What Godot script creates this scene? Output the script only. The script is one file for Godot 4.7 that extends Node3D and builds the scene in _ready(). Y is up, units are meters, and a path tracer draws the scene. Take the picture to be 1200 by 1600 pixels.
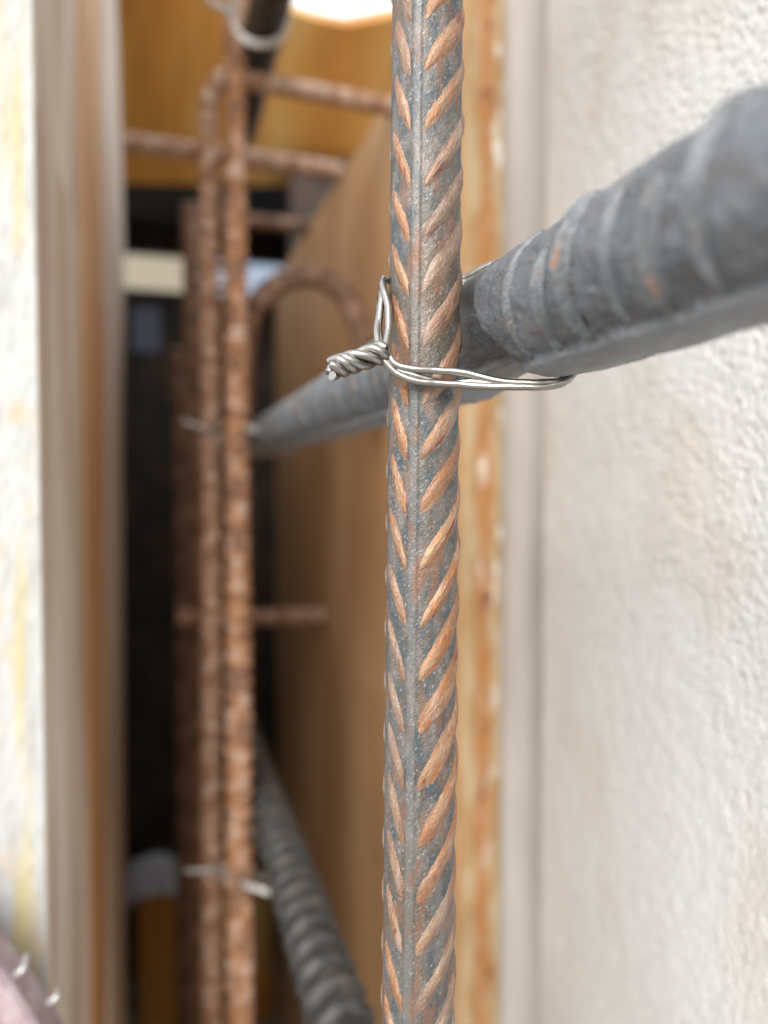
extends Node3D
# A bent over look into a narrow wall formwork: reinforcing bars between two plywood boards, tied with wire.
# World: the slot runs along -z, x is across it, y is up, ground at y = 0, the lens at height CY.

const CY := 0.80
var cam_basis: Basis
var M := {}
var names := {}
var noise_a := FastNoiseLite.new()
var noise_b := FastNoiseLite.new()
var noise_c := FastNoiseLite.new()
var noise_d := FastNoiseLite.new()


# ------------------------------------------------------------------ pixel helpers (photo pixels, 1200 x 1600)
func ray(x: float, y: float) -> Vector3:
	return cam_basis * Vector3(x - 600.0, 800.0 - y, -1200.0)

func at(x: float, y: float, d: float) -> Vector3:          # d = depth along the lens axis
	return Vector3(0, CY, 0) + ray(x, y) * (d / 1200.0)

func atz(x: float, y: float, d: float) -> Vector3:         # on the plane z = -d
	var v := ray(x, y)
	return Vector3(0, CY, 0) + v * (d / -v.z)

func atx(x: float, y: float, px: float) -> Vector3:        # on the plane x = px
	var v := ray(x, y)
	return Vector3(0, CY, 0) + v * (px / v.x)


# ------------------------------------------------------------------ node helpers
func numbered(called: String) -> String:
	var n: int = names.get(called, 0)
	names[called] = n + 1
	return called if n == 0 else "%s_%03d" % [called, n]

func thing(called: String, label: String, category: String, pos := Vector3.ZERO, group := "") -> Node3D:
	var o := Node3D.new()
	o.name = numbered(called)
	add_child(o)
	o.position = pos
	o.set_meta("label", label)
	o.set_meta("category", category)
	if group != "":
		o.set_meta("group", group)
	return o

func part(called: String, mesh: Mesh, mat: Material, parent: Node, pos := Vector3.ZERO) -> MeshInstance3D:
	var o := MeshInstance3D.new()
	o.name = called
	o.mesh = mesh
	o.material_override = mat
	o.position = pos
	o.cast_shadow = GeometryInstance3D.SHADOW_CASTING_SETTING_ON
	parent.add_child(o, true)
	return o

func solo(called: String, mesh: Mesh, mat: Material, label: String, category: String, pos := Vector3.ZERO, group := "") -> MeshInstance3D:
	var o := part(numbered(called), mesh, mat, self, pos)
	o.set_meta("label", label)
	o.set_meta("category", category)
	if group != "":
		o.set_meta("group", group)
	return o

func structure(o: Node) -> Node:
	o.set_meta("kind", "structure")
	return o

func hue(r: float, g: float, b: float) -> Color:            # a linear colour from 0-255 sRGB
	return Color(r / 255.0, g / 255.0, b / 255.0).srgb_to_linear()


# ------------------------------------------------------------------ mesh helpers
func grid(nu: int, nv: int, wrap: bool, pts: PackedVector3Array, cols := PackedColorArray(), flip := false) -> ArrayMesh:
	var nor := PackedVector3Array()
	nor.resize(nu * nv)
	var s := -1.0 if flip else 1.0
	for j in nv:
		var ja := maxi(j - 1, 0) * nu
		var jb := mini(j + 1, nv - 1) * nu
		for i in nu:
			var ia: int
			var ib: int
			if wrap:
				ia = (i + nu - 1) % nu
				ib = (i + 1) % nu
			else:
				ia = maxi(i - 1, 0)
				ib = mini(i + 1, nu - 1)
			var du := pts[j * nu + ib] - pts[j * nu + ia]
			var dv := pts[jb + i] - pts[ja + i]
			nor[j * nu + i] = (du.cross(dv) * s).normalized()
	var idx := PackedInt32Array()
	var mu := nu if wrap else nu - 1
	idx.resize(mu * (nv - 1) * 6)
	var k := 0
	for j in nv - 1:
		for i in mu:
			var a := j * nu + i
			var b := j * nu + (i + 1) % nu
			var c := a + nu
			var d := b + nu
			if flip:
				idx[k] = a; idx[k + 1] = b; idx[k + 2] = d; idx[k + 3] = a; idx[k + 4] = d; idx[k + 5] = c
			else:
				idx[k] = a; idx[k + 1] = d; idx[k + 2] = b; idx[k + 3] = a; idx[k + 4] = c; idx[k + 5] = d
			k += 6
	var arr := []
	arr.resize(Mesh.ARRAY_MAX)
	arr[Mesh.ARRAY_VERTEX] = pts
	arr[Mesh.ARRAY_NORMAL] = nor
	arr[Mesh.ARRAY_INDEX] = idx
	if cols.size() == pts.size():
		arr[Mesh.ARRAY_COLOR] = cols
	var m := ArrayMesh.new()
	m.add_surface_from_arrays(Mesh.PRIMITIVE_TRIANGLES, arr)
	return m

func joined(list: Array) -> ArrayMesh:                       # [[mesh, transform], ...] in one mesh
	var st := SurfaceTool.new()
	for e in list:
		st.append_from(e[0], 0, e[1])
	return st.commit()

func tri(st: SurfaceTool, a: Vector3, b: Vector3, c: Vector3, out: Vector3) -> void:
	var n := (b - a).cross(c - a)
	if n.length() < 1e-14:
		return
	if n.dot(out) > 0.0:                                     # clockwise seen from outside
		var t := b
		b = c
		c = t
		n = -n
	n = -n.normalized()
	for p in [a, b, c]:
		st.set_normal(n)
		st.add_vertex(p)

# a polygon in local xy, extruded from z = 0 to -thick, with chamfered edges
func prism(poly: PackedVector2Array, thick: float, cham := 0.0008) -> ArrayMesh:
	var mid := Vector3.ZERO
	for p in poly:
		mid += Vector3(p.x, p.y, -thick / 2.0) / poly.size()
	var inset := PackedVector2Array()
	var n := poly.size()
	var area := 0.0
	for i in n:
		area += poly[i].cross(poly[(i + 1) % n])
	for i in n:
		var e0 := (poly[i] - poly[(i + n - 1) % n]).normalized()
		var e1 := (poly[(i + 1) % n] - poly[i]).normalized()
		var n0 := Vector2(-e0.y, e0.x) * signf(area)
		var n1 := Vector2(-e1.y, e1.x) * signf(area)
		inset.append(poly[i] + (n0 + n1) * cham / maxf(0.4, 1.0 + n0.dot(n1)))
	var st := SurfaceTool.new()
	st.begin(Mesh.PRIMITIVE_TRIANGLES)
	var rings := []
	for r in [[inset, 0.0], [poly, -cham], [poly, -thick + cham], [inset, -thick]]:
		var ring := []
		for p in r[0]:
			ring.append(Vector3(p.x, p.y, r[1]))
		rings.append(ring)
	var t := Geometry2D.triangulate_polygon(inset)
	for i in range(0, t.size(), 3):
		tri(st, rings[0][t[i]], rings[0][t[i + 1]], rings[0][t[i + 2]], Vector3(0, 0, 1))
		tri(st, rings[3][t[i]], rings[3][t[i + 1]], rings[3][t[i + 2]], Vector3(0, 0, -1))
	for k in 3:
		for i in n:
			var j := (i + 1) % n
			var e := poly[j] - poly[i]
			var out := Vector3(e.y, -e.x, 0).normalized() * signf(area)
			out.z = [0.7, 0.0, -0.7][k]
			tri(st, rings[k][i], rings[k][j], rings[k + 1][j], out)
			tri(st, rings[k][i], rings[k + 1][j], rings[k + 1][i], out)
	return st.commit()

# a board that stands in a plane x = const: outline given as (z, y), thick towards +x or -x
func side_board(zy: Array, x: float, thick: float, cham := 0.0008) -> ArrayMesh:
	var poly := PackedVector2Array()
	for p in zy:
		poly.append(Vector2(p.x, p.y))
	var m := prism(poly, absf(thick), cham)
	# local x -> world z, local y -> world y, local -z -> sign of thick
	var b := Basis(Vector3(0, 0, 1), Vector3(0, 1, 0), Vector3(-signf(thick), 0, 0))
	if b.determinant() < 0.0:
		# mirrored: rebuild with outline mirrored instead
		var q := PackedVector2Array()
		for p in zy:
			q.append(Vector2(-p.x, p.y))
		m = prism(q, absf(thick), cham)
		b = Basis(Vector3(0, 0, -1), Vector3(0, 1, 0), Vector3(-signf(thick), 0, 0))
	return joined([[m, Transform3D(b, Vector3(x, 0, 0))]])

func box(lo: Vector3, hi: Vector3, cham := 0.0008) -> ArrayMesh:
	var m := prism(PackedVector2Array([Vector2(lo.x, lo.y), Vector2(hi.x, lo.y), Vector2(hi.x, hi.y), Vector2(lo.x, hi.y)]), hi.z - lo.z, cham)
	return joined([[m, Transform3D(Basis(), Vector3(0, 0, hi.z))]])

# a smooth path through points
func smooth(points: Array, step: float) -> PackedVector3Array:
	var c := Curve3D.new()
	c.bake_interval = step
	var n := points.size()
	for i in n:
		var tan_v := Vector3.ZERO
		if i > 0 and i < n - 1:
			tan_v = (points[i + 1] - points[i - 1]) / 6.0
			var lim := minf(points[i].distance_to(points[i - 1]), points[i].distance_to(points[i + 1])) * 0.45
			tan_v = tan_v.limit_length(lim)
		c.add_point(points[i], -tan_v, tan_v)
	return c.get_baked_points()

# a round bar along a path; rib > 0 gives it slanted ribs
func tube(path: PackedVector3Array, r: float, sides := 12, rib := 0.0, pitch := 0.007, cap := true) -> ArrayMesh:
	var n := path.size()
	var pts := PackedVector3Array()
	var fwd := (path[1] - path[0]).normalized()
	var up := Vector3.UP if absf(fwd.y) < 0.9 else Vector3.RIGHT
	var side := fwd.cross(up).normalized()
	var len := 0.0
	var rows := n + (2 if cap else 0)
	for jj in rows:
		var j := clampi(jj - (1 if cap else 0), 0, n - 1)
		fwd = (path[mini(j + 1, n - 1)] - path[maxi(j - 1, 0)]).normalized()
		side = (side - fwd * side.dot(fwd)).normalized()
		var oth := side.cross(fwd)
		if jj > 0 and j > 0 and jj < rows:
			len += path[j].distance_to(path[j - 1]) if j != clampi(jj - 1 - (1 if cap else 0), 0, n - 1) else 0.0
		var end := cap and (jj == 0 or jj == rows - 1)
		for i in sides:
			var th := TAU * i / sides
			var rr := r
			if rib > 0.0:
				var ph := fposmod(len / pitch + 0.9 * absf(th - PI) / PI, 1.0)
				rr += rib * smoothstep(0.55, 0.75, 1.0 - absf(ph * 2.0 - 1.0)) * absf(sin(th))
			if end:
				rr = 0.00005
			pts.append(path[j] + (side * cos(th) + oth * sin(th)) * rr)
	return grid(sides, rows, true, pts, PackedColorArray(), false)


# ------------------------------------------------------------------ textures
func make_noise(n: FastNoiseLite, sd: int, freq: float, oct: int) -> void:
	n.seed = sd
	n.noise_type = FastNoiseLite.TYPE_SIMPLEX_SMOOTH
	n.frequency = freq
	n.fractal_octaves = oct
	n.fractal_type = FastNoiseLite.FRACTAL_FBM

func seamless(size: int, sd: int, freq: float, oct := 4, kind := FastNoiseLite.TYPE_SIMPLEX_SMOOTH) -> Image:
	var n := FastNoiseLite.new()
	n.seed = sd
	n.noise_type = kind
	n.frequency = freq
	n.fractal_octaves = oct
	var im := n.get_seamless_image(size, size, false, false, 0.15)
	im.convert(Image.FORMAT_L8)
	return im

func ramp(stops: Array, t: float) -> Color:                  # [[pos, linear colour], ...]
	if t <= stops[0][0]:
		return stops[0][1]
	for i in range(1, stops.size()):
		if t <= stops[i][0]:
			return stops[i - 1][1].lerp(stops[i][1], (t - stops[i - 1][0]) / (stops[i][0] - stops[i - 1][0]))
	return stops[-1][1]

# colour picture from two seamless noises: coarse picks along the ramp, fine darkens and lightens grains
func paint(size: int, sd: int, f_coarse: float, f_fine: float, stops: Array, fine_share: float, stretch := 1.0) -> ImageTexture:
	var a := seamless(size, sd, f_coarse, 5)
	var b := seamless(size, sd + 7, f_fine, 3)
	if stretch != 1.0:                                       # grain along v: sample a narrow band stretched
		var h := int(size / stretch)
		a = a.get_region(Rect2i(0, 0, size, h))
		a.resize(size, size, Image.INTERPOLATE_CUBIC)
		b = b.get_region(Rect2i(0, 0, size, h))
		b.resize(size, size, Image.INTERPOLATE_CUBIC)
	var im := Image.create(size, size, true, Image.FORMAT_RGB8)
	for y in size:
		for x in size:
			var t := clampf((a.get_pixel(x, y).r - 0.5) * 1.9 + 0.5, 0.0, 1.0)
			var g := (b.get_pixel(x, y).r - 0.5) * 2.0
			var c := ramp(stops, clampf(t + g * fine_share * 0.6, 0.0, 1.0)) * (1.0 + g * fine_share)
			im.set_pixel(x, y, c.linear_to_srgb())
	im.generate_mipmaps()
	return ImageTexture.create_from_image(im)

func height_tex(size: int, sd: int, freq: float, oct := 4) -> ImageTexture:
	var im := seamless(size, sd, freq, oct)
	im.convert(Image.FORMAT_RGB8)
	im.generate_mipmaps()
	return ImageTexture.create_from_image(im)

func mat(rough: float, metal := 0.0, tex: Texture2D = null, tile := 1.0, bump: Texture2D = null, bump_cm := 0.0, vcol := false) -> StandardMaterial3D:
	var m := StandardMaterial3D.new()
	m.roughness = rough
	m.metallic = metal
	m.uv1_triplanar = true
	m.uv1_world_triplanar = true
	m.uv1_triplanar_sharpness = 4.0
	m.uv1_scale = Vector3.ONE / tile
	m.uv1_offset = Vector3(0.31, 0.17, 0.43)
	if tex:
		m.albedo_texture = tex
	if bump:
		m.heightmap_enabled = true
		m.heightmap_texture = bump
		m.heightmap_scale = bump_cm
	m.vertex_color_use_as_albedo = vcol
	return m


func materials() -> void:
	make_noise(noise_a, 11, 1.0, 4)
	make_noise(noise_b, 23, 1.0, 3)
	make_noise(noise_c, 37, 1.0, 2)
	make_noise(noise_d, 51, 1.0, 5)
	var grain := height_tex(512, 5, 0.06, 4)
	var rough_h := height_tex(1024, 9, 0.03, 6)
	M.near_bar = mat(0.48, 0.3, null, 0.014, grain, 0.006, true)
	M.big_bar = mat(0.5, 0.3, null, 0.014, grain, 0.009, true)
	M.wire = mat(0.3, 1.0)
	M.wire.albedo_color = hue(160, 157, 153).linear_to_srgb()
	M.far_wire = mat(0.4, 0.8, null)
	M.far_wire.albedo_color = Color(0.78, 0.78, 0.78)
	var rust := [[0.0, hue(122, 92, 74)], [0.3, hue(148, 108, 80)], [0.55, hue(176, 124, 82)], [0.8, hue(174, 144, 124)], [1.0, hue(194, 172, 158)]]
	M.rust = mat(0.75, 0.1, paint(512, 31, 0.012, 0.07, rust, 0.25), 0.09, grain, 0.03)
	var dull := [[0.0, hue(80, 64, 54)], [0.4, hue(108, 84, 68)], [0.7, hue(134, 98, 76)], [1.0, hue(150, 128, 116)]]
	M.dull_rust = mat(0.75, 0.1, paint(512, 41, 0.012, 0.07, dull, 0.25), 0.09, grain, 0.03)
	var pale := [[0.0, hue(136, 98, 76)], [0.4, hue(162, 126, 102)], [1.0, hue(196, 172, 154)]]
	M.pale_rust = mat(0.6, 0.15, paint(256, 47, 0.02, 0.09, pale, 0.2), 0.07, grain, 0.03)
	var steel := [[0.0, hue(50, 48, 47)], [0.4, hue(60, 59, 58)], [0.8, hue(72, 71, 71)], [1.0, hue(88, 79, 73)]]
	M.steel = mat(0.55, 0.3, paint(512, 53, 0.012, 0.08, steel, 0.2), 0.05, grain, 0.03)
	var ply := [[0.0, hue(196, 154, 110)], [0.35, hue(204, 162, 118)], [0.65, hue(210, 170, 126)], [1.0, hue(218, 182, 140)]]
	M.ply = mat(0.6, 0.0, paint(1024, 61, 0.006, 0.05, ply, 0.05, 2.5), 0.8, rough_h, 0.02)
	var amber := [[0.0, hue(188, 122, 50)], [0.35, hue(200, 138, 62)], [0.7, hue(210, 152, 76)], [1.0, hue(216, 172, 104)]]
	M.amber = mat(0.5, 0.0, paint(512, 67, 0.01, 0.05, amber, 0.14, 3.0), 0.9, rough_h, 0.02)
	var grey_wood := [[0.0, hue(168, 158, 150)], [0.5, hue(184, 176, 170)], [1.0, hue(198, 192, 186)]]
	M.grey_wood = mat(0.8, 0.0, paint(512, 71, 0.012, 0.05, grey_wood, 0.12, 5.0), 0.6, rough_h, 0.03)
	var tan_wood := [[0.0, hue(184, 166, 146)], [0.5, hue(206, 194, 180)], [1.0, hue(218, 210, 200)]]
	M.tan_wood = mat(0.8, 0.0, paint(512, 73, 0.014, 0.05, tan_wood, 0.12, 6.0), 0.5, rough_h, 0.03)
	M.stained = mat(0.85, 0.0, null, 0.05, rough_h, 0.015, true)
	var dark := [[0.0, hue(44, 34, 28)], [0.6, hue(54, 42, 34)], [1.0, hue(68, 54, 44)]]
	M.dark = mat(0.7, 0.0, paint(256, 79, 0.02, 0.06, dark, 0.2), 0.5, rough_h, 0.02)  # dark brown standing in for deep shade on the added boards
	M.wall = mat(0.9, 0.0, null, 0.11, rough_h, 0.05, true)
	var slab := [[0.0, hue(120, 116, 108)], [0.5, hue(150, 146, 138)], [1.0, hue(172, 168, 160)]]
	M.slab = mat(0.9, 0.0, paint(512, 83, 0.02, 0.08, slab, 0.15), 1.5, rough_h, 0.1)
	var pink := [[0.0, hue(152, 128, 134)], [0.5, hue(168, 148, 154)], [1.0, hue(182, 168, 174)]]
	M.pink = mat(0.8, 0.0, paint(256, 89, 0.02, 0.08, pink, 0.1), 0.08, grain, 0.04)
	M.cream = mat(0.85)
	M.cream.albedo_color = hue(138, 130, 114).linear_to_srgb()
	M.blue = mat(0.7)
	M.blue.albedo_color = hue(124, 138, 158).linear_to_srgb()
	M.slate = mat(0.45)
	M.slate.albedo_color = hue(96, 108, 132).linear_to_srgb()
	M.film = mat(0.35)
	M.film.albedo_color = hue(198, 202, 206).linear_to_srgb()


# ------------------------------------------------------------------ reinforcing bars
# one slanted rib lying on a bar of radius r whose axis is local y; around angle th0..th1, climbing by rise
func rib_mesh(r: float, th0: float, th1: float, rise: float, half: float, high: float, sd: int, coat: String, nu := 34, nv := 13) -> ArrayMesh:
	var pts := PackedVector3Array()
	var cols := PackedColorArray()
	var flip := th1 < th0
	for j in nv:
		var v := 2.0 * j / (nv - 1) - 1.0
		for i in nu:
			var u := float(i) / (nu - 1)
			var env := pow(sin(PI * clampf(u, 0.001, 0.999)), 0.55)
			var th := lerpf(th0, th1, u)
			var wob := noise_b.get_noise_3d(u * 3.0 + sd * 13.7, v * 1.2, sd * 3.1)
			var y := rise * (u - 0.5) + v * half * (0.25 + 0.75 * env) + wob * half * 0.22
			var p := 1.0 - smoothstep(0.14, 0.7, absf(v + wob * 0.25))
			var pc := 1.0 - smoothstep(0.5, 1.0, absf(v))
			var h := high * env * p * (1.0 + 0.3 * noise_a.get_noise_3d(u * 6.0, v * 3.0, sd * 7.7))
			var skin := pc * smoothstep(0.0, 0.4, env)
			h += 0.00007 * skin - 0.00012 * (1.0 - skin)
			var rr := r + h
			pts.append(Vector3(sin(th) * rr, y, cos(th) * rr))
			if coat == "near":
				cols.append(near_rib_color(u, v, smoothstep(0.0, 0.35, env) * pc, sd, th, y))
			elif coat == "big":
				cols.append(big_rib_color(u, v, env * p, sd, th, y))
	return grid(nu, nv, false, pts, cols, flip)

func frame_for(p0: Vector3, p1: Vector3, facing: Vector3) -> Transform3D:
	var y := (p1 - p0).normalized()
	var z := (facing - y * facing.dot(y)).normalized()
	return Transform3D(Basis(y.cross(z), y, z), p0)

const GREY := [Color(0.075, 0.088, 0.098), Color(0.135, 0.128, 0.122), Color(0.2, 0.168, 0.158), Color(0.115, 0.085, 0.058)]

func shaft_color(x: float, y: float, z: float) -> Color:
	# mill scale: slate grey with bluish, mauve and brown clouds and pale dust grains
	var n1 := noise_a.get_noise_3d(x * 260.0, y * 130.0, z * 260.0)
	var n2 := noise_b.get_noise_3d(x * 420.0 + 9.0, y * 210.0, z * 420.0)
	var n0 := noise_a.get_noise_3d(x * 60.0 + 5.0, y * 32.0, z * 60.0)
	var c: Color = GREY[1].lerp(GREY[0], smoothstep(-0.1, 0.45, n1 + 0.5 * n0))
	c = c.lerp(GREY[3], smoothstep(0.05, 0.45, -n0) * 0.6)
	c = c.lerp(GREY[2], smoothstep(0.05, 0.5, -n1) * 0.75)
	c = c.lerp(GREY[3], smoothstep(0.1, 0.5, n2) * 0.6)
	var g := noise_c.get_noise_3d(x * 3400.0, y * 3400.0, z * 3400.0)
	c = c * (1.0 + 0.55 * g)
	var s := noise_c.get_noise_3d(x * 2300.0 + 40.0, y * 2300.0, z * 2300.0)
	c = c.lerp(Color(0.5, 0.48, 0.45), smoothstep(0.45, 0.66, s) * 0.6)
	return c

func near_rib_color(u: float, v: float, k: float, sd: int, th: float, y: float) -> Color:
	var yy := y + sd * 0.0271
	var base := shaft_color(sin(th) * 0.006, yy, cos(th) * 0.006)
	var n := noise_a.get_noise_3d(u * 2.2 + sd * 5.3, v * 0.9, sd * 2.9)
	var f := noise_c.get_noise_3d(th * 16.0, yy * 2600.0, sd * 1.3)
	var rust := hue(142, 104, 78).lerp(hue(160, 130, 104), smoothstep(-0.2, 0.4, n))
	rust = rust.lerp(hue(160, 102, 60), smoothstep(0.1, 0.5, noise_b.get_noise_3d(u * 3.1 + sd * 3.7, v, sd * 1.9)) * 0.8)
	rust = rust.lerp(hue(116, 48, 40), smoothstep(0.34, 0.5, noise_b.get_noise_3d(u * 4.0 - sd * 2.7, v * 1.3, sd * 4.1)) * 0.8)
	rust = rust.lerp(hue(168, 150, 138), smoothstep(0.25, 0.6, noise_b.get_noise_3d(u * 1.6 + sd * 9.1, 4.0, sd * 0.7)) * 0.75)
	rust = rust * (1.0 + 0.5 * f)
	var worn := 0.5 + 0.5 * sin(sd * 12.9898)
	rust = rust.lerp(base * 1.25, 0.5 * worn * worn)
	var cover := smoothstep(0.2, 0.95, k + 0.5 * noise_a.get_noise_3d(u * 7.0, v * 3.0, sd * 6.0) + 0.3 * f)
	return base.lerp(rust, cover)

func dust_color(x: float, y: float, z: float) -> Color:
	# cement dust over dark steel, with mauve and a few rust flecks
	var n1 := noise_a.get_noise_3d(x * 120.0, y * 120.0, z * 90.0)
	var n2 := noise_b.get_noise_3d(x * 260.0 + 4.0, y * 260.0, z * 200.0)
	var c := Color(0.122, 0.134, 0.147).lerp(Color(0.17, 0.186, 0.204), smoothstep(-0.4, 0.5, n1))
	c = c.lerp(Color(0.15, 0.13, 0.128), smoothstep(0.1, 0.5, n2) * 0.6)
	c = c.lerp(Color(0.085, 0.09, 0.095), smoothstep(0.3, 0.6, noise_b.get_noise_3d(x * 160.0, y * 160.0 + 31.0, z * 150.0)) * 0.4)
	var s := noise_c.get_noise_3d(x * 2100.0, y * 2100.0, z * 2100.0)
	c = c * (1.0 + 0.35 * s)
	c = c.lerp(Color(0.5, 0.5, 0.5), smoothstep(0.45, 0.65, noise_c.get_noise_3d(x * 1900.0 + 7.0, y * 1900.0, z * 1900.0)) * 0.3)
	return c


func near_bar() -> void:
	var p0 := at(652, 1600, 0.127)
	var p1 := at(668, 0, 0.127)
	var dir := (p1 - p0).normalized()
	var foot := p0 - dir * (p0.y / dir.y)
	var tf := frame_for(foot, p1, Vector3(0, CY, 0) - at(660, 800, 0.127))
	var t := thing("vertical_rebar", "slender ribbed rebar with orange rusty ribs, wrapped by bright twisted wire", "rebar")
	t.transform = tf
	var r := 0.0058
	var mid := (at(660, 800, 0.127) - foot).length()
	var lo := mid - 0.105
	var hi := mid + 0.105
	var nu := 168
	var ys := PackedFloat32Array()
	var y := 0.0
	while y < lo:
		ys.append(y)
		y += 0.02
	y = lo
	while y < hi:
		ys.append(y)
		y += 0.00026
	while y < 1.55:
		ys.append(y)
		y += 0.02
	ys.append(1.55)
	var pts := PackedVector3Array()
	var cols := PackedColorArray()
	for yy in ys:
		for i in nu:
			var th := TAU * i / nu
			var a := wrapf(rad_to_deg(th), -180.0, 180.0)
			# the flat raised band along the bar, and its twin behind
			var b1 := 1.0 - smoothstep(5.5, 8.5, absf(a + 15.0 + 1.2 * noise_b.get_noise_2d(yy * 180.0, 3.0)))
			var b2 := 1.0 - smoothstep(7.0, 12.0, absf(wrapf(a - 165.0, -180.0, 180.0)))
			var x := sin(th)
			var z := cos(th)
			var rr := r + 0.00022 * maxf(b1, b2)
			rr += 0.00007 * noise_a.get_noise_3d(x * 6.0, yy * 700.0, z * 6.0) + 0.00003 * noise_c.get_noise_3d(x * 20.0, yy * 2800.0, z * 20.0)
			pts.append(Vector3(x * rr, yy, z * rr))
			var c := shaft_color(x * r, yy, z * r)
			c = c.lerp(Color(0.2, 0.2, 0.2), b1 * 0.35)
			var stain := noise_b.get_noise_3d(x * 1.6 + 20.0, yy * 90.0, z * 1.6)
			c = c.lerp(hue(132, 92, 70), smoothstep(0.1, 0.5, stain) * 0.55)
			cols.append(c)
	part("shaft", grid(nu, ys.size(), true, pts, cols), M.near_bar, t)
	var pitch := 0.00872
	# rows of ribs: [start angle, end angle, rise, half width, height]
	var rows := [[-5.5, 135.0, 0.0178, 0.0037, 0.00036], [-23.5, -64.0, 0.0085, 0.0035, 0.00032], [-82.0, -165.0, 0.011, 0.0016, 0.0004], [205.0, 120.0, 0.0105, 0.0016, 0.0006]]
	var k := 0
	for ri in rows.size():
		var w: Array = rows[ri]
		var rest := []
		var plain := rib_mesh(r, deg_to_rad(w[0]), deg_to_rad(w[1]), w[2], w[3], w[4], 90 + ri, "near")
		var n := int(1.5 / pitch)
		for q in n:
			var yy: float = 0.02 + q * pitch + [0.0, 0.0042, 0.002, 0.006][ri]
			if ri < 2 and yy > lo - 0.004 and yy < hi + 0.004:
				k += 1
				var odd := sin(k * 7.13)
				var off := cos(k * 4.71)
				part("rib", rib_mesh(r, deg_to_rad(w[0] + off), deg_to_rad(w[1] + 3.0 * odd), w[2] * (1.0 + 0.05 * off), w[3] * (1.0 + 0.16 * odd), w[4] * (1.0 + 0.25 * off), k, "near", 84, 34), M.near_bar, t, Vector3(0, yy + 0.00028 * odd, 0))
			else:
				rest.append([plain, Transform3D(Basis(), Vector3(0, yy, 0))])
		part("ribs", joined(rest), M.near_bar, t).set_meta("kind", "stuff")


func big_rib_color(u: float, v: float, k: float, sd: int, th: float, y: float) -> Color:
	var c := dust_color(sin(th) * 0.0105 + sd * 0.031, cos(th) * 0.0105, y)
	var f := noise_b.get_noise_3d(u * 2.2 + sd * 3.3, v * 0.8, sd * 1.7)
	c = c.lerp(hue(176, 110, 58), smoothstep(0.42, 0.56, f) * k * 0.75)
	return c

func big_bar() -> void:
	# runs along the slot past the lens
	var c := Vector3(0.0582, CY + 0.0274, 0.0)
	var z0 := 0.26
	var z1 := -0.72
	var t := thing("longitudinal_rebar", "thick dust grey rebar passing behind the slender bar, held by bright twisted wire", "rebar")
	t.transform = frame_for(Vector3(c.x, c.y, z1), Vector3(c.x, c.y, z0), Vector3(-0.905, -0.426, 0))
	var r := 0.0103
	var nu := 150
	var ys := PackedFloat32Array()
	var y := 0.0
	while y < z0 - z1:
		ys.append(y)
		var z := z1 + y
		y += 0.0005 if z > -0.2 and z < -0.05 else (0.0015 if z < -0.05 else 0.01)
	ys.append(z0 - z1)
	var pts := PackedVector3Array()
	var cols := PackedColorArray()
	for yy in ys:
		for i in nu:
			var th := TAU * i / nu
			var a := wrapf(rad_to_deg(th), -180.0, 180.0)
			# local x points up or down across the bar; the lower flank carries a broad smooth band
			var e := 4.0 * noise_b.get_noise_2d(yy * 110.0, 1.0)
			var band := smoothstep(33.0 + e, 38.0 + e, LOWER * a) * (1.0 - smoothstep(98.0, 116.0, LOWER * a))
			var x := sin(th)
			var z := cos(th)
			var rr := r + 0.0010 * band
			rr += 0.0006 * noise_a.get_noise_3d(x * 1.6, yy * 90.0, z * 1.6) + 0.00016 * noise_a.get_noise_3d(x * 7.0 + 3.0, yy * 500.0, z * 7.0)
			# crimped where it bears on the slender bar
			var zz := z1 + yy
			var zb := lerpf(-0.1165, -0.1050, smoothstep(-70.0, 75.0, LOWER * a)) + 0.0012 * noise_b.get_noise_2d(th * 2.0, 6.0)
			rr -= 0.0026 * smoothstep(-75.0, -35.0, LOWER * a) * smoothstep(zb, zb - 0.0018, zz) * (1.0 - smoothstep(-0.134, -0.140, zz))
			pts.append(Vector3(x * rr, yy, z * rr))
			var col := dust_color(x * r, z * r, yy)
			cols.append(col.lerp(Color(0.32, 0.34, 0.365), band * 0.55))
	part("shaft", grid(nu, ys.size(), true, pts, cols), M.big_bar, t)
	var rest := []
	var k := 0
	var pitch := 0.0091
	# those before the slender bar stand where they show: [photo column, height]
	for e in [[806, 0.0007], [850, 0.0011], [895, 0.0016], [960, 0.0009], [1026, 0.0017], [1104, 0.0013]]:
		k += 1
		var zc := atx(e[0], 470, 0.0492).z
		part("rib", rib_mesh(r, deg_to_rad(LOWER * 37.0), deg_to_rad(LOWER * (-66.0 - 22.0 * sin(k * 2.3))), 0.0038, 0.0014, e[1] * 1.1, k + 30, "big", 56, 23), M.big_bar, t, Vector3(0, zc - z1, 0))
	for q in int((z0 - z1) / pitch) - 1:
		var yy := 0.012 + q * pitch
		var z := z1 + yy
		rest.append([rib_mesh(r, deg_to_rad(LOWER * 200.0), deg_to_rad(LOWER * 110.0), 0.0085, 0.0024, 0.0009, 5, "big", 18, 7), Transform3D(Basis(), Vector3(0, yy + 0.005, 0))])
		if z > -0.146 and z < -0.052:
			continue
		var m := rib_mesh(r, deg_to_rad(LOWER * 37.0), deg_to_rad(LOWER * -78.0), 0.008, 0.0020, 0.0012 + 0.0004 * sin(q * 2.1), q + 3, "big", 30, 13)
		if z < -0.1 and z > -0.44:
			part("rib", m, M.big_bar, t, Vector3(0, yy, 0))
		else:
			rest.append([m, Transform3D(Basis(), Vector3(0, yy, 0))])
	part("ribs", joined(rest), M.big_bar, t).set_meta("kind", "stuff")

const LOWER := 1.0

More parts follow.
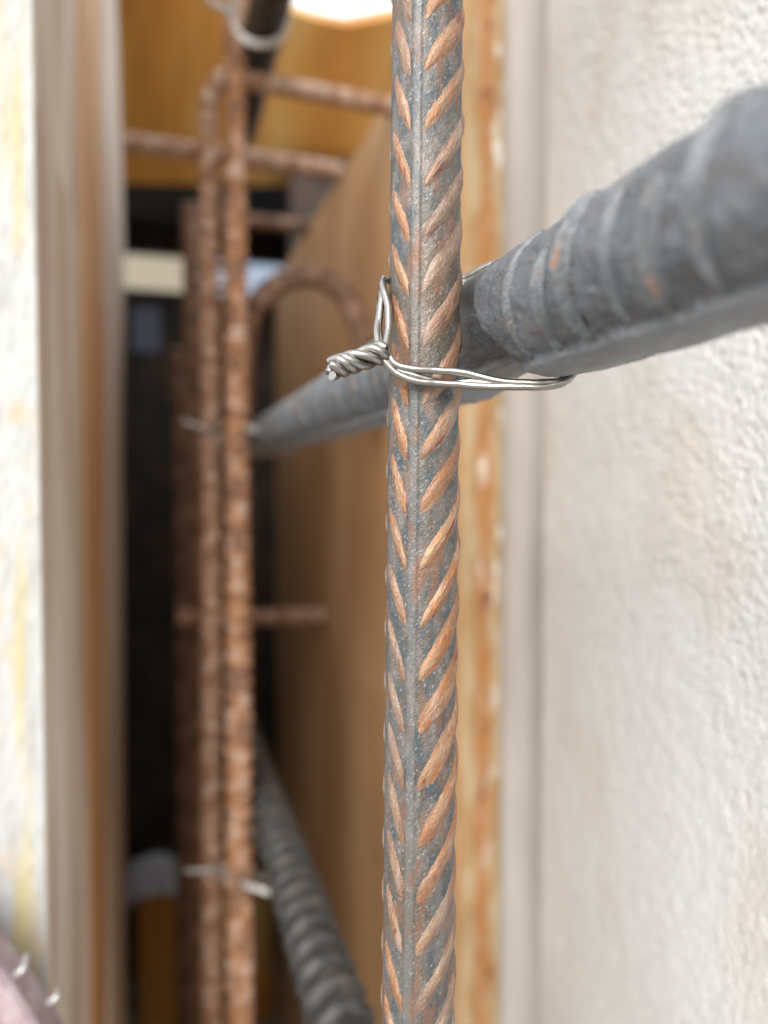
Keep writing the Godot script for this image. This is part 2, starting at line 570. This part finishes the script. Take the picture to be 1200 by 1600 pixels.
# a plain ribbed bar between two points; single = ribs as parts of their own
func bar(called: String, label: String, p0: Vector3, p1: Vector3, r: float, material: Material, pitch: float, single := false, group := "", half_k := 0.24, high := 0.0006, rise_k := 1.3, sides_at := [[-8.0, 148.0], [-32.0, -188.0]], stagger := 0.5) -> Node3D:
	var t := thing(called, label, "rebar", Vector3.ZERO, group)
	var facing := Vector3(0, CY, 0) - (p0 + p1) / 2.0
	t.transform = frame_for(p0, p1, facing)
	var length := p0.distance_to(p1)
	var n := maxi(2, int(length / 0.006))
	var pts := PackedVector3Array()
	var nu := 28
	for jj in n + 3:
		var j := clampi(jj - 1, 0, n)
		var yy := length * j / n
		for i in nu:
			var th := TAU * i / nu
			var a := wrapf(rad_to_deg(th) + 20.0, -180.0, 180.0)
			var rr := r * (1.0 + 0.06 * (1.0 - smoothstep(8.0, 16.0, minf(absf(a), 180.0 - absf(a)))))
			if jj == 0 or jj == n + 2:
				rr = 0.0001
			pts.append(Vector3(sin(th) * rr, yy, cos(th) * rr))
	part("shaft", grid(nu, n + 3, true, pts), material, t)
	var shapes := []
	for v in 4:
		for s in sides_at:
			shapes.append(rib_mesh(r, deg_to_rad(s[0]), deg_to_rad(s[1]), r * rise_k, pitch * half_k, high, v * 5 + 2, "", 16, 7))
	var list := []
	for q in int((length - pitch) / pitch):
		var yy := pitch * (q + 0.7)
		for s in 2:
			var m: ArrayMesh = shapes[(q % 4) * 2 + s]
			var p := Vector3(0, yy + s * pitch * stagger, 0)
			if single:
				part("rib", m, material, t, p)
			else:
				list.append([m, Transform3D(Basis(), p)])
	if not single:
		part("ribs", joined(list), material, t).set_meta("kind", "stuff")
	return t


# ------------------------------------------------------------------ tie wires
func near_tie() -> void:
	var t := thing("tie_wire", "shiny twisted tie wire binding the thick grey bar to the slender bar", "wire")
	var w := 0.00058
	var up := Vector3(0, CY, 0)
	# the twist points left and a little to the lens
	var k0 := at(602, 549, 0.1196)
	var k1 := at(514, 577, 0.1175)
	# strands: across the front, under the thick bar, up behind it, over it, behind the slender bar, down to the twist
	var back := [Vector3(0.0702, 0.0270, -0.1120) + up, Vector3(0.0690, 0.0335, -0.1170) + up, Vector3(0.0592, 0.0392, -0.1250) + up, Vector3(0.0520, 0.0368, -0.1292) + up, Vector3(0.0440, 0.0345, -0.1305) + up]
	var front_a := [k0.lerp(k1, 0.06), at(607, 556, 0.1192), at(620, 570, 0.1189), at(645, 577, 0.1187), at(690, 579, 0.1189), at(730, 584, 0.1186), at(790, 597, 0.1176), at(850, 598, 0.1166), at(884, 590, 0.1164)]
	var front_b := [k0.lerp(k1, 0.1), at(603, 566, 0.1191), at(622, 585, 0.1190), at(650, 595, 0.1188), at(700, 600, 0.1189), at(750, 603, 0.1183), at(810, 605, 0.1172), at(860, 603, 0.1164), at(890, 590, 0.1160)]
	var left_a := [at(604, 437, 0.1300), at(599, 437, 0.1262), at(599, 450, 0.1243), at(606, 480, 0.1228), at(607, 515, 0.1216), at(602, 545, 0.1200)]
	var left_b := [at(600, 470, 0.1300), at(593, 474, 0.1262), at(592, 490, 0.1240), at(589, 518, 0.1222), at(592, 545, 0.1206)]
	var pa := front_a.duplicate()
	for p in back:
		pa.append(p)
	pa += left_a
	var pb := front_b.duplicate()
	for p in back:
		pb.append(p + Vector3(0.0004, -0.0013, 0.0010))
	pb += left_b
	var pc := []
	for i in pa.size():
		var f := 0.55 + 0.3 * sin(i * 1.9)
		var nb: Vector3 = pb[mini(i, pb.size() - 1)]
		pc.append(pa[i].lerp(nb, f) + Vector3(0, -0.0002, -0.0004))
	for path in [pa, pb, pc]:
		var line := smooth(path, 0.0003)
		for i in line.size():                              # small kinks from the pliers
			var q := line[i] * 150.0
			line[i] += Vector3(noise_b.get_noise_3dv(q), noise_b.get_noise_3dv(q + Vector3(9, 0, 0)), noise_b.get_noise_3dv(q + Vector3(0, 9, 0))) * 0.00013
		part("strand", tube(line, w, 16), M.wire, t)
	var axis := (k1 - k0)
	var len := axis.length()
	axis = axis.normalized()
	var s1 := axis.cross(Vector3.UP).normalized()
	var s2 := axis.cross(s1)
	for q in 4:
		var path := []
		var steps := 120
		for i in steps + 1:
			var f := float(i) / steps
			var ph := TAU * (f * 1.2 + 0.06 * sin(f * 8.0) + 0.25 * q) + 0.4
			var rr := 0.00120 * (0.75 + 0.25 * smoothstep(0.0, 0.1, f)) * (1.0 + 0.06 * sin(f * 9.0 + q))
			path.append(k0 + axis * (len * (f * (1.0 - 0.03 * (q % 3)) + 0.0)) + (s1 * cos(ph) + s2 * sin(ph)) * rr)
		part("twist_strand", tube(PackedVector3Array(path), w * 1.25, 16), M.wire, t)

# a wire loop round two crossing bars, tilted, with a short twisted end
func far_tie(c: Vector3, ax: Vector3, ay: Vector3, w: float, tail: Vector3, label: String, group := "") -> void:
	var t := thing("tie_wire", label, "wire", Vector3.ZERO, group)
	for s in 2:
		var path := PackedVector3Array()
		for i in 41:
			var a := TAU * i / 40.0
			path.append(c + ax * cos(a) + ay * sin(a) + Vector3(0, 0.0017 * s, 0.0006 * s))
		part("strand", tube(path, w, 8, 0.0, 0.01, false), M.far_wire, t)
	var st := c - ax
	var p := PackedVector3Array()
	for i in 25:
		var f := i / 24.0
		p.append(st + tail * f + Vector3(0, cos(f * 20.0), sin(f * 20.0)) * w * 0.8)
	part("twisted_end", tube(p, w * 1.3, 8), M.far_wire, t)


# ------------------------------------------------------------------ walls and boards
func rough_wall() -> void:
	var pn := at(1200, 800, 0.18)
	var pf := at(850, 800, 0.34)
	var d := Vector2(pf.x - pn.x, pf.z - pn.z).normalized()
	var far := Vector2(pf.x, pf.z)
	var t := thing("rough_wall", "rough cream white rendered wall with small pits", "wall")
	var length := 0.42
	var nv := 0
	var ys := PackedFloat32Array()
	var y := 0.0
	while y < CY - 0.26:
		ys.append(y)
		y += 0.05
	y = CY - 0.26
	while y < CY + 0.26:
		ys.append(y)
		y += 0.0008
	while y < 1.5:
		ys.append(y)
		y += 0.05
	ys.append(1.5)
	var us := PackedFloat32Array()
	var s := 0.0
	while s < 0.2:
		us.append(s)
		s += 0.0008
	while s < length:
		us.append(s)
		s += 0.01
	us.append(length)
	var pts := PackedVector3Array()
	var cols := PackedColorArray()
	var nrm := Vector3(d.y, 0, -d.x)                          # towards the slot
	if nrm.x > 0:
		nrm = -nrm
	for yy in ys:
		for ss in us:
			var b := Vector3(far.x - d.x * ss, yy, far.y - d.y * ss)
			var n1 := noise_d.get_noise_3d(ss * 90.0, yy * 90.0, 2.0)
			var pit := smoothstep(0.22, 0.55, noise_a.get_noise_3d(ss * 430.0 + yy * 130.0, yy * 290.0, 8.0))
			var lump := noise_b.get_noise_3d(ss * 560.0, yy * 560.0, 5.0)
			pts.append(b + nrm * (0.00030 * n1 - 0.00055 * pit + 0.00010 * lump))
			var c := Color(0.75, 0.745, 0.73)
			c = c.lerp(Color(0.68, 0.62, 0.55), smoothstep(0.05, 0.5, noise_b.get_noise_3d(ss * 14.0 + 5.0, yy * 9.0 + 2.0, 3.0)) * 0.55)
			c = c * (1.0 + 0.06 * lump)
			c = c.lerp(Color(0.42, 0.36, 0.32), pit * 0.35)
			cols.append(c)
	part("render_coat", grid(us.size(), ys.size(), false, pts, cols, false), M.wall, t)
	# the body behind the coat
	var core := prism(PackedVector2Array([far - d * 0.0 + Vector2(-nrm.x, -nrm.z) * 0.002, far + Vector2(-nrm.x, -nrm.z) * 0.12, far - d * length + Vector2(-nrm.x, -nrm.z) * 0.12, far - d * length + Vector2(-nrm.x, -nrm.z) * 0.002]), 1.5, 0.001)
	var m := joined([[core, Transform3D(Basis(Vector3(1, 0, 0), Vector3(0, 0, 1), Vector3(0, -1, 0)), Vector3.ZERO)]])
	part("wall_core", m, M.slab, t)


func stained_face(lo: Vector2, hi: Vector2, z: float, step: float, coat: String) -> ArrayMesh:
	# a sheet facing +z with its own relief and colours
	var nx := int((hi.x - lo.x) / step) + 2
	var ny := int((hi.y - lo.y) / (step * 2.0)) + 2
	var pts := PackedVector3Array()
	var cols := PackedColorArray()
	for j in ny:
		for i in nx:
			var x := lerpf(lo.x, hi.x, float(i) / (nx - 1))
			var y := lerpf(lo.y, hi.y, float(j) / (ny - 1))
			pts.append(Vector3(x, y, z + 0.0004 * noise_d.get_noise_2d(x * 300.0, y * 120.0)))
			cols.append(edge_color(x, y) if coat == "edge" else smear_color(x, y))
	return grid(nx, ny, false, pts, cols, false)


const BX := 0.1355

func edge_color(x: float, y: float) -> Color:
	var u := (x - BX) / 0.0185
	var c := hue(176, 156, 124).lerp(hue(160, 128, 88), smoothstep(-0.3, 0.4, noise_a.get_noise_2d(u * 1.4, y * 26.0)))
	var mid := 0.52 + 0.1 * noise_b.get_noise_2d(y * 22.0, 4.0)
	var wid := 0.20 + 0.14 * noise_a.get_noise_2d(y * 30.0, 9.0)
	c = c.lerp(hue(168, 110, 60), 0.75 * (1.0 - smoothstep(wid * 0.5, wid * 1.5, absf(u - mid))))
	c = c.lerp(hue(118, 62, 36), 0.85 * smoothstep(0.15, 0.5, noise_b.get_noise_2d(u * 2.0, y * 60.0)) * (1.0 - smoothstep(wid * 0.4, wid * 1.2, absf(u - mid - 0.05))))
	c = c.lerp(hue(218, 212, 204), smoothstep(0.22, 0.5, noise_a.get_noise_2d(u * 1.8 + 30.0, y * 24.0 + 7.0)) * smoothstep(0.3, 0.7, u + 0.25 * noise_b.get_noise_2d(y * 50.0, 1.0)))
	return c

func smear_color(x: float, y: float) -> Color:
	var c := Color(0.50, 0.51, 0.51).lerp(Color(0.40, 0.405, 0.40), smoothstep(0.0, 0.5, noise_a.get_noise_2d(x * 110.0, y * 20.0)) * 0.7)
	var yel := smoothstep(-0.05, 0.5, noise_b.get_noise_2d(x * 95.0 + 3.0, y * 7.0)) 
	c = c.lerp(hue(200, 182, 110), yel * 0.65)
	c = c.lerp(hue(206, 178, 140), smoothstep(0.25, 0.5, noise_a.get_noise_2d(x * 90.0 + 60.0, y * 34.0)) * 0.6)
	c = c.lerp(hue(150, 150, 148), smoothstep(0.3, 0.5, noise_c.get_noise_2d(x * 500.0, y * 400.0)) * 0.5)
	return c

func boards() -> void:
	# ---- right shuttering board
	var bx := BX
	var top := CY + 0.232
	var zn := atx(725, 800, bx).z
	var t := thing("plywood_board", "tan plywood formwork board whose edge is streaked orange with rust", "board")
	part("panel", side_board([Vector2(zn, 0.0), Vector2(zn, top), Vector2(-0.93, top + 0.012), Vector2(-0.93, 0.0)], bx, 0.0185), M.ply, t)
	part("rusty_edge", stained_face(Vector2(bx, 0.0), Vector2(bx + 0.0185, top), zn + 0.0012, 0.0012, "edge"), M.stained, t).set_meta("label", "board edge with an orange rust streak and pale plaster smears")

	# ---- grey timber between that board and the rendered wall
	solo("timber_post", box(Vector3(bx + 0.0195, 0.0, -0.44), Vector3(bx + 0.075, 1.5, zn - 0.004), 0.0015), M.grey_wood, "weathered grey timber post between the tan plywood and the rendered wall", "post")

	# ---- left boards
	var lx := -0.0347
	var ln := atx(66, 800, lx).z
	var lm := atx(131, 800, lx).z
	var q := thing("timber_plank", "pale timber plank with a white end stained yellow", "plank")
	part("plank", box(Vector3(lx - 0.05, 0.0, lm), Vector3(lx, 1.33, ln), 0.0012), M.tan_wood, q)
	part("stained_end", stained_face(Vector2(lx - 0.05, 0.0), Vector2(lx - 0.0005, 1.33), ln + 0.0012, 0.0012, "smear"), M.stained, q).set_meta("label", "white painted end with yellow stains")
	var far_edge := []
	for p in [[168, 1750], [166, 1200], [164, 700], [160, 350], [154, -60]]:
		var v := atx(p[0], p[1], lx + 0.0006)
		far_edge.append(Vector2(v.z, v.y))
	var outline := [Vector2(lm - 0.001, 0.0), Vector2(far_edge[0].x, 0.0)]
	outline.append_array(far_edge)
	outline.append(Vector2(far_edge[-1].x, 1.33))
	outline.append(Vector2(lm - 0.001, 1.33))
	solo("plywood_sheet", side_board(outline, lx + 0.0006, -0.018), M.ply, "brown plywood sheet facing the tan board across the gap, beyond the pale plank", "board")
	var far2 := []
	for p in [[200, 1750], [194, 1200], [191, 700], [194, 380], [188, 150], [180, -60]]:
		var v := atx(p[0], p[1], lx + 0.0012)
		far2.append(Vector2(v.z, v.y))
	outline = [Vector2(far_edge[0].x - 0.001, 0.0), Vector2(far2[0].x, 0.0)]
	outline.append_array(far2)
	outline.append(Vector2(far2[-1].x, 1.33))
	outline.append(Vector2(far_edge[-1].x - 0.001, 1.33))
	for i in range(far_edge.size() - 1, 0, -1):
		outline.append(far_edge[i] - Vector2(0.001, 0))
	solo("wooden_batten", side_board(outline, lx + 0.0012, -0.019), M.tan_wood, "bowed pale batten along the end of the brown plywood sheet", "batten")

	# ---- pink foam offcut leaning low before the stained plank
	var fz := 0.222
	var poly := PackedVector2Array()
	for p in [[-280, 1300], [-85, 1440], [-22, 1490], [28, 1556], [80, 1640], [165, 1780]]:
		var v := atz(p[0], p[1], fz)
		poly.append(Vector2(v.x, v.y))
	poly.append(Vector2(poly[-1].x + 0.03, 0.0))
	poly.append(Vector2(poly[0].x, 0.0))
	var f := thing("foam_board", "faded pink foam board with a slanted cut edge and two bright nails", "board")
	part("sheet", joined([[prism(poly, 0.016, 0.0015), Transform3D(Basis(), Vector3(0, 0, -fz))]]), M.pink, f)
	for p in [[34, 1514, 0.35], [86, 1558, -0.2]]:
		var a := atz(p[0], p[1], fz - 0.001)
		var nail := tube(smooth([a + Vector3(-0.0016, -0.0012, 0), a + Vector3(0.0004, 0.0004, 0.0008), a + Vector3(0.0008, 0.0008 + p[2] * 0.002, -0.003)], 0.0004), 0.0009, 10)
		part("nail", nail, M.far_wire, f)

	# ---- amber panel closing the slot above, broken top edge with the sky over it
	var pz := 1.0
	var e0 := atz(400, 290, pz)
	var e1 := atz(400, 38, 0.85)
	var up := Vector3(0, e1.y - e0.y, e1.z - e0.z).normalized()
	var nrm := Vector3.RIGHT.cross(up)
	var eye := Vector3(0, CY, 0)
	var out := PackedVector2Array()
	for p in [[150, 288], [470, 292], [800, 300], [800, 0], [690, 12], [612, 24], [542, 38], [500, 30], [440, 10], [428, -40], [420, -90], [150, -90]]:
		var v := ray(p[0], p[1])
		var h := eye + v * ((e0 - eye).dot(nrm) / v.dot(nrm))
		out.append(Vector2(h.x, (h - e0).dot(up)))
	solo("amber_panel", joined([[prism(out, 0.018, 0.001), Transform3D(Basis(Vector3.RIGHT, up, nrm), Vector3(0, e0.y, e0.z))]]), M.amber, "amber plywood panel with a notched top edge under the sky", "panel")
	var py := e0.y

	# ---- added dark box keeping light out of the gap: sides, roof, slit back
	var c := thing("added_dark_box", "added dark boards that keep light out of the gap under the amber panel", "chamber")
	var bz := 1.27
	var wl := -0.14
	var wr := 0.42
	var fz1: float = far2[1].x - 0.012
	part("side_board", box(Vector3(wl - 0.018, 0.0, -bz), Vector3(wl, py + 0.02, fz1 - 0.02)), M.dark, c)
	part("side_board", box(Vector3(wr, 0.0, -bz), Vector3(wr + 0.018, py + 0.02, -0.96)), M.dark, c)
	part("added_front_board", box(Vector3(wl - 0.018, 0.0, fz1 - 0.019), Vector3(lx - 0.002, py + 0.6, fz1 - 0.001)), M.dark, c)
	part("added_front_board", box(Vector3(bx + 0.02, 0.0, -0.958), Vector3(wr + 0.018, py + 0.02, -0.94)), M.dark, c)
	part("added_roof_board", box(Vector3(wl - 0.018, py + 0.021, -bz - 0.02), Vector3(wr + 0.018, py + 0.039, -pz - 0.03)), M.dark, c)
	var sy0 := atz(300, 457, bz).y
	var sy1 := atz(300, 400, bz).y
	part("added_back_board", box(Vector3(wl - 0.018, 0.0, -bz - 0.02), Vector3(wr + 0.018, sy0, -bz - 0.001)), M.dark, c)
	part("added_back_board", box(Vector3(wl - 0.018, sy1, -bz - 0.02), Vector3(wr + 0.018, py + 0.02, -bz - 0.001)), M.dark, c)
	# what shows through the slit: two pale sheets outside
	var pc := atz(235, 430, 1.9)
	solo("cream_sheet", box(Vector3(pc.x - 0.16, 0.0, -1.92), Vector3(atz(300, 430, 1.9).x, 1.5, -1.9)), M.cream, "cream sheet glimpsed through the slit behind the thin bars", "sheet")
	solo("blue_sheet", box(Vector3(atz(301, 430, 1.9).x, 0.0, -1.92), Vector3(atz(620, 430, 1.9).x, 1.5, -1.9)), M.blue, "pale blue sheet glimpsed through the slit beside the thin bars", "sheet")
	# low board and scraps in the added box
	var lb := atz(240, 1395, 1.12)
	var low := thing("low_board", "low amber board on edge at the bottom of the dark gap", "board")
	part("panel", box(Vector3(lx - 0.001, 0.0, -1.14), Vector3(bx + 0.019, lb.y, -1.12)), M.amber, low)
	var scrap := PackedVector3Array()
	var a0 := atz(196, 1348, 1.11)
	var a1 := atz(282, 1348, 1.11)
	for j in 9:
		for i in 15:
			var u := i / 14.0
			var v := j / 8.0
			scrap.append(Vector3(lerpf(a0.x, a1.x, u), lb.y + 0.02 + 0.03 * sin(v * PI) + 0.008 * noise_a.get_noise_2d(u * 4.0, v * 3.0) - 0.02 * pow(2.0 * u - 1.0, 4.0) - 0.02 * pow(2.0 * v - 1.0, 2.0) + 0.001, -1.115 - 0.03 * v + 0.006 * noise_b.get_noise_2d(u * 5.0, v * 4.0)))
	solo("plastic_scrap", grid(15, 9, false, scrap, PackedColorArray(), false), M.film, "crumpled pale plastic scrap lying on the low amber board", "scrap")
	var sl := atz(228, 515, bz)  # added plate, its colour stands in for a dim bluish reflection
	part("reflection_plate", box(Vector3(sl.x - 0.022, sl.y - 0.035, -bz), Vector3(sl.x + 0.022, sl.y + 0.035, -bz + 0.004)), M.slate, c).set_meta("label", "small added slate blue plate in place of a dim bluish reflection")



func bent_bar(called: String, label: String, pts: Array, r: float, material: Material, group := "") -> void:
	solo(called, tube(smooth(pts, 0.0012), r, 20, 0.0011, 0.0066), material, label, "rebar", Vector3.ZERO, group)


func _ready() -> void:
	# ---------------------------------------------------------------- camera, sky, sun, exposure
	var phi := atan((800.0 - 757.0) / 1200.0)
	var yaw := atan((600.0 - 250.0) / 1200.0 * cos(phi))
	cam_basis = Basis(Vector3.UP, -yaw) * Basis(Vector3.RIGHT, -phi)
	var cam := Camera3D.new()
	cam.name = "camera"
	cam.transform = Transform3D(cam_basis, Vector3(0, CY, 0))
	cam.near = 0.004
	cam.far = 300.0
	var lens := CameraAttributesPhysical.new()
	lens.frustum_focal_length = 26.0
	lens.frustum_focus_distance = 0.1215
	lens.exposure_aperture = 26.0 / 3.2
	cam.attributes = lens
	cam.fov = rad_to_deg(2.0 * atan(800.0 / 1200.0))
	add_child(cam)
	cam.current = true

	var sky_mat := ProceduralSkyMaterial.new()
	sky_mat.sky_top_color = Color(0.88, 0.91, 0.95)
	sky_mat.sky_horizon_color = Color(0.96, 0.965, 0.97)
	sky_mat.sky_curve = 0.2
	sky_mat.ground_bottom_color = Color(0.45, 0.44, 0.42)
	sky_mat.ground_horizon_color = Color(0.75, 0.75, 0.74)
	sky_mat.sky_energy_multiplier = 1.0
	var sky := Sky.new()
	sky.sky_material = sky_mat
	var env := Environment.new()
	env.background_mode = Environment.BG_SKY
	env.sky = sky
	env.tonemap_mode = Environment.TONE_MAPPER_LINEAR
	env.tonemap_exposure = 2.3
	env.sdfgi_enabled = true
	env.ssao_enabled = true
	env.ssil_enabled = true
	var we := WorldEnvironment.new()
	we.name = "environment"
	we.environment = env
	add_child(we)

	var sun := DirectionalLight3D.new()
	sun.name = "sun"
	sun.light_energy = 0.6
	sun.light_color = Color(1.0, 0.985, 0.96)
	sun.light_angular_distance = 40.0
	sun.shadow_enabled = true
	add_child(sun)
	sun.look_at_from_position(Vector3(-0.62, 0.8, 1.0), Vector3.ZERO, Vector3.UP)

	# ---------------------------------------------------------------- setting and boards
	materials()
	var ground := part("ground", box(Vector3(-40, -0.3, -40), Vector3(40, 0, 40)), M.slab, self)
	structure(ground)
	rough_wall()
	boards()

	# ---------------------------------------------------------------- bars
	near_bar()
	big_bar()
	var a_top := at(366, 0, 0.432)
	var a_bot := at(375, 1600, 0.345)
	var a_dir := (a_top - a_bot).normalized()
	var a_foot := a_bot - a_dir * (a_bot.y / a_dir.y)
	bar("vertical_rebar", "rust brown upright rebar where the thick grey bar meets a wire tie, before thinner bars", a_foot, a_top + a_dir * 0.25, 0.0056, M.rust, 0.0085, false, "", 0.26, 0.0011)
	var c_top := at(299, 320, 0.66)
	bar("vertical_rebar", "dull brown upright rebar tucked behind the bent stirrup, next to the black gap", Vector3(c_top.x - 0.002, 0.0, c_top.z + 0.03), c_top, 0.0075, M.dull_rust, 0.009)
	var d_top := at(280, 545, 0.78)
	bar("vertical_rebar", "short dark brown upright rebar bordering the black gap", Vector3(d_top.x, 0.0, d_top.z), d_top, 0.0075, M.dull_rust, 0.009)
	# long bars above and below the near one
	bar("longitudinal_rebar", "dark grey coarse ribbed rebar running low along the tan plywood", Vector3(0.0490, CY - 0.158, -0.78), Vector3(0.0490, CY - 0.158, 0.12), 0.0088, M.steel, 0.0115, true, "", 0.34, 0.0026, 0.15, [[-105.0, 88.0], [92.0, 255.0]], 0.0)
	bar("longitudinal_rebar", "dark rebar running high toward the amber panel under the sky notch", Vector3(0.0570, CY + 0.248, -0.56), Vector3(0.0570, CY + 0.248, -0.02), 0.0098, M.steel, 0.0115, false, "", 0.3, 0.001, 0.7)
	# bent stirrup: across the top, bent, then down
	var s0 := atx(612, 168, 0.1345)
	var zz := s0.z
	bent_bar("stirrup", "rusty stirrup with a bent corner, its top leg reaching the tan plywood edge", [s0, Vector3(0.075, s0.y + 0.003, zz), Vector3(0.038, s0.y + 0.003, zz), Vector3(0.0330, s0.y - 0.001, zz), Vector3(0.0280, s0.y - 0.012, zz), Vector3(0.0280, s0.y - 0.05, zz), Vector3(0.0268, CY - 0.1, zz + 0.004), Vector3(0.0215, 0.0, zz + 0.01)], 0.0047, M.pale_rust)
	var x2 := atx(531, 268, 0.1345)
	bent_bar("cross_bar", "pale cross bar between the boards, under the stirrup's top leg", [Vector3(-0.0225, x2.y + 0.003, x2.z), Vector3(0.05, x2.y + 0.002, x2.z), x2], 0.0062, M.pale_rust)
	var x3 := atx(482, 354, 0.1345)
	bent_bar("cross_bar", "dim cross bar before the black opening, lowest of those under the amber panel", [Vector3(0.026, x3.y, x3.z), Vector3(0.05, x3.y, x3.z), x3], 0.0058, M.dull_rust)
	var x4 := atx(506, 960, 0.1345)
	bent_bar("cross_bar", "short tan cross bar at mid height of the tan plywood", [Vector3(0.012, x4.y + 0.004, x4.z), Vector3(0.05, x4.y + 0.001, x4.z), x4], 0.006, M.pale_rust)
	var hk := []
	for p in [[374, 760], [378, 640], [381, 545], [392, 492], [420, 455], [460, 434], [500, 434], [535, 457], [558, 498], [570, 548], [574, 600], [574, 640]]:
		hk.append(at(p[0], p[1], 0.462))
	hk.push_front(Vector3(hk[0].x, 0.0, hk[0].z))
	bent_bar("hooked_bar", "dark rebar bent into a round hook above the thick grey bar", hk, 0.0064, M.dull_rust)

	# ---------------------------------------------------------------- tie wires
	near_tie()
	var a_mid := at(369, 700, 0.394)
	far_tie(a_mid + Vector3(0.008, 0.004, -0.004), Vector3(0.020, -0.006, 0.010), Vector3(0.0, 0.004, 0.013), 0.0007, Vector3(-0.014, 0.004, 0.004), "dull tie wire at the far end of the thick grey bar")
	var a_low := at(375, 1388, 0.356)
	far_tie(a_low + Vector3(0.006, 0.0, -0.004), Vector3(0.018, -0.004, 0.009), Vector3(0.0, 0.003, 0.013), 0.0007, Vector3(-0.012, 0.002, 0.002), "dull tie wire above the low coarse ribbed bar")
	var a_hi := at(405, 34, 0.40)
	far_tie(a_hi + Vector3(0.0, 0.002, 0.0), Vector3(0.014, -0.003, 0.006), Vector3(0.0, 0.0125, 0.004), 0.0011, Vector3(-0.012, 0.004, 0.002), "pale tie wire round the high dark bar")
	var b_mid := at(334, 436, 0.47)
	far_tie(b_mid, Vector3(0.010, -0.002, 0.006), Vector3(0.0, 0.004, 0.010), 0.0012, Vector3(0.003, -0.008, 0.012), "pale wire knot on the bent stirrup's upright leg")
	print("built ", get_child_count())
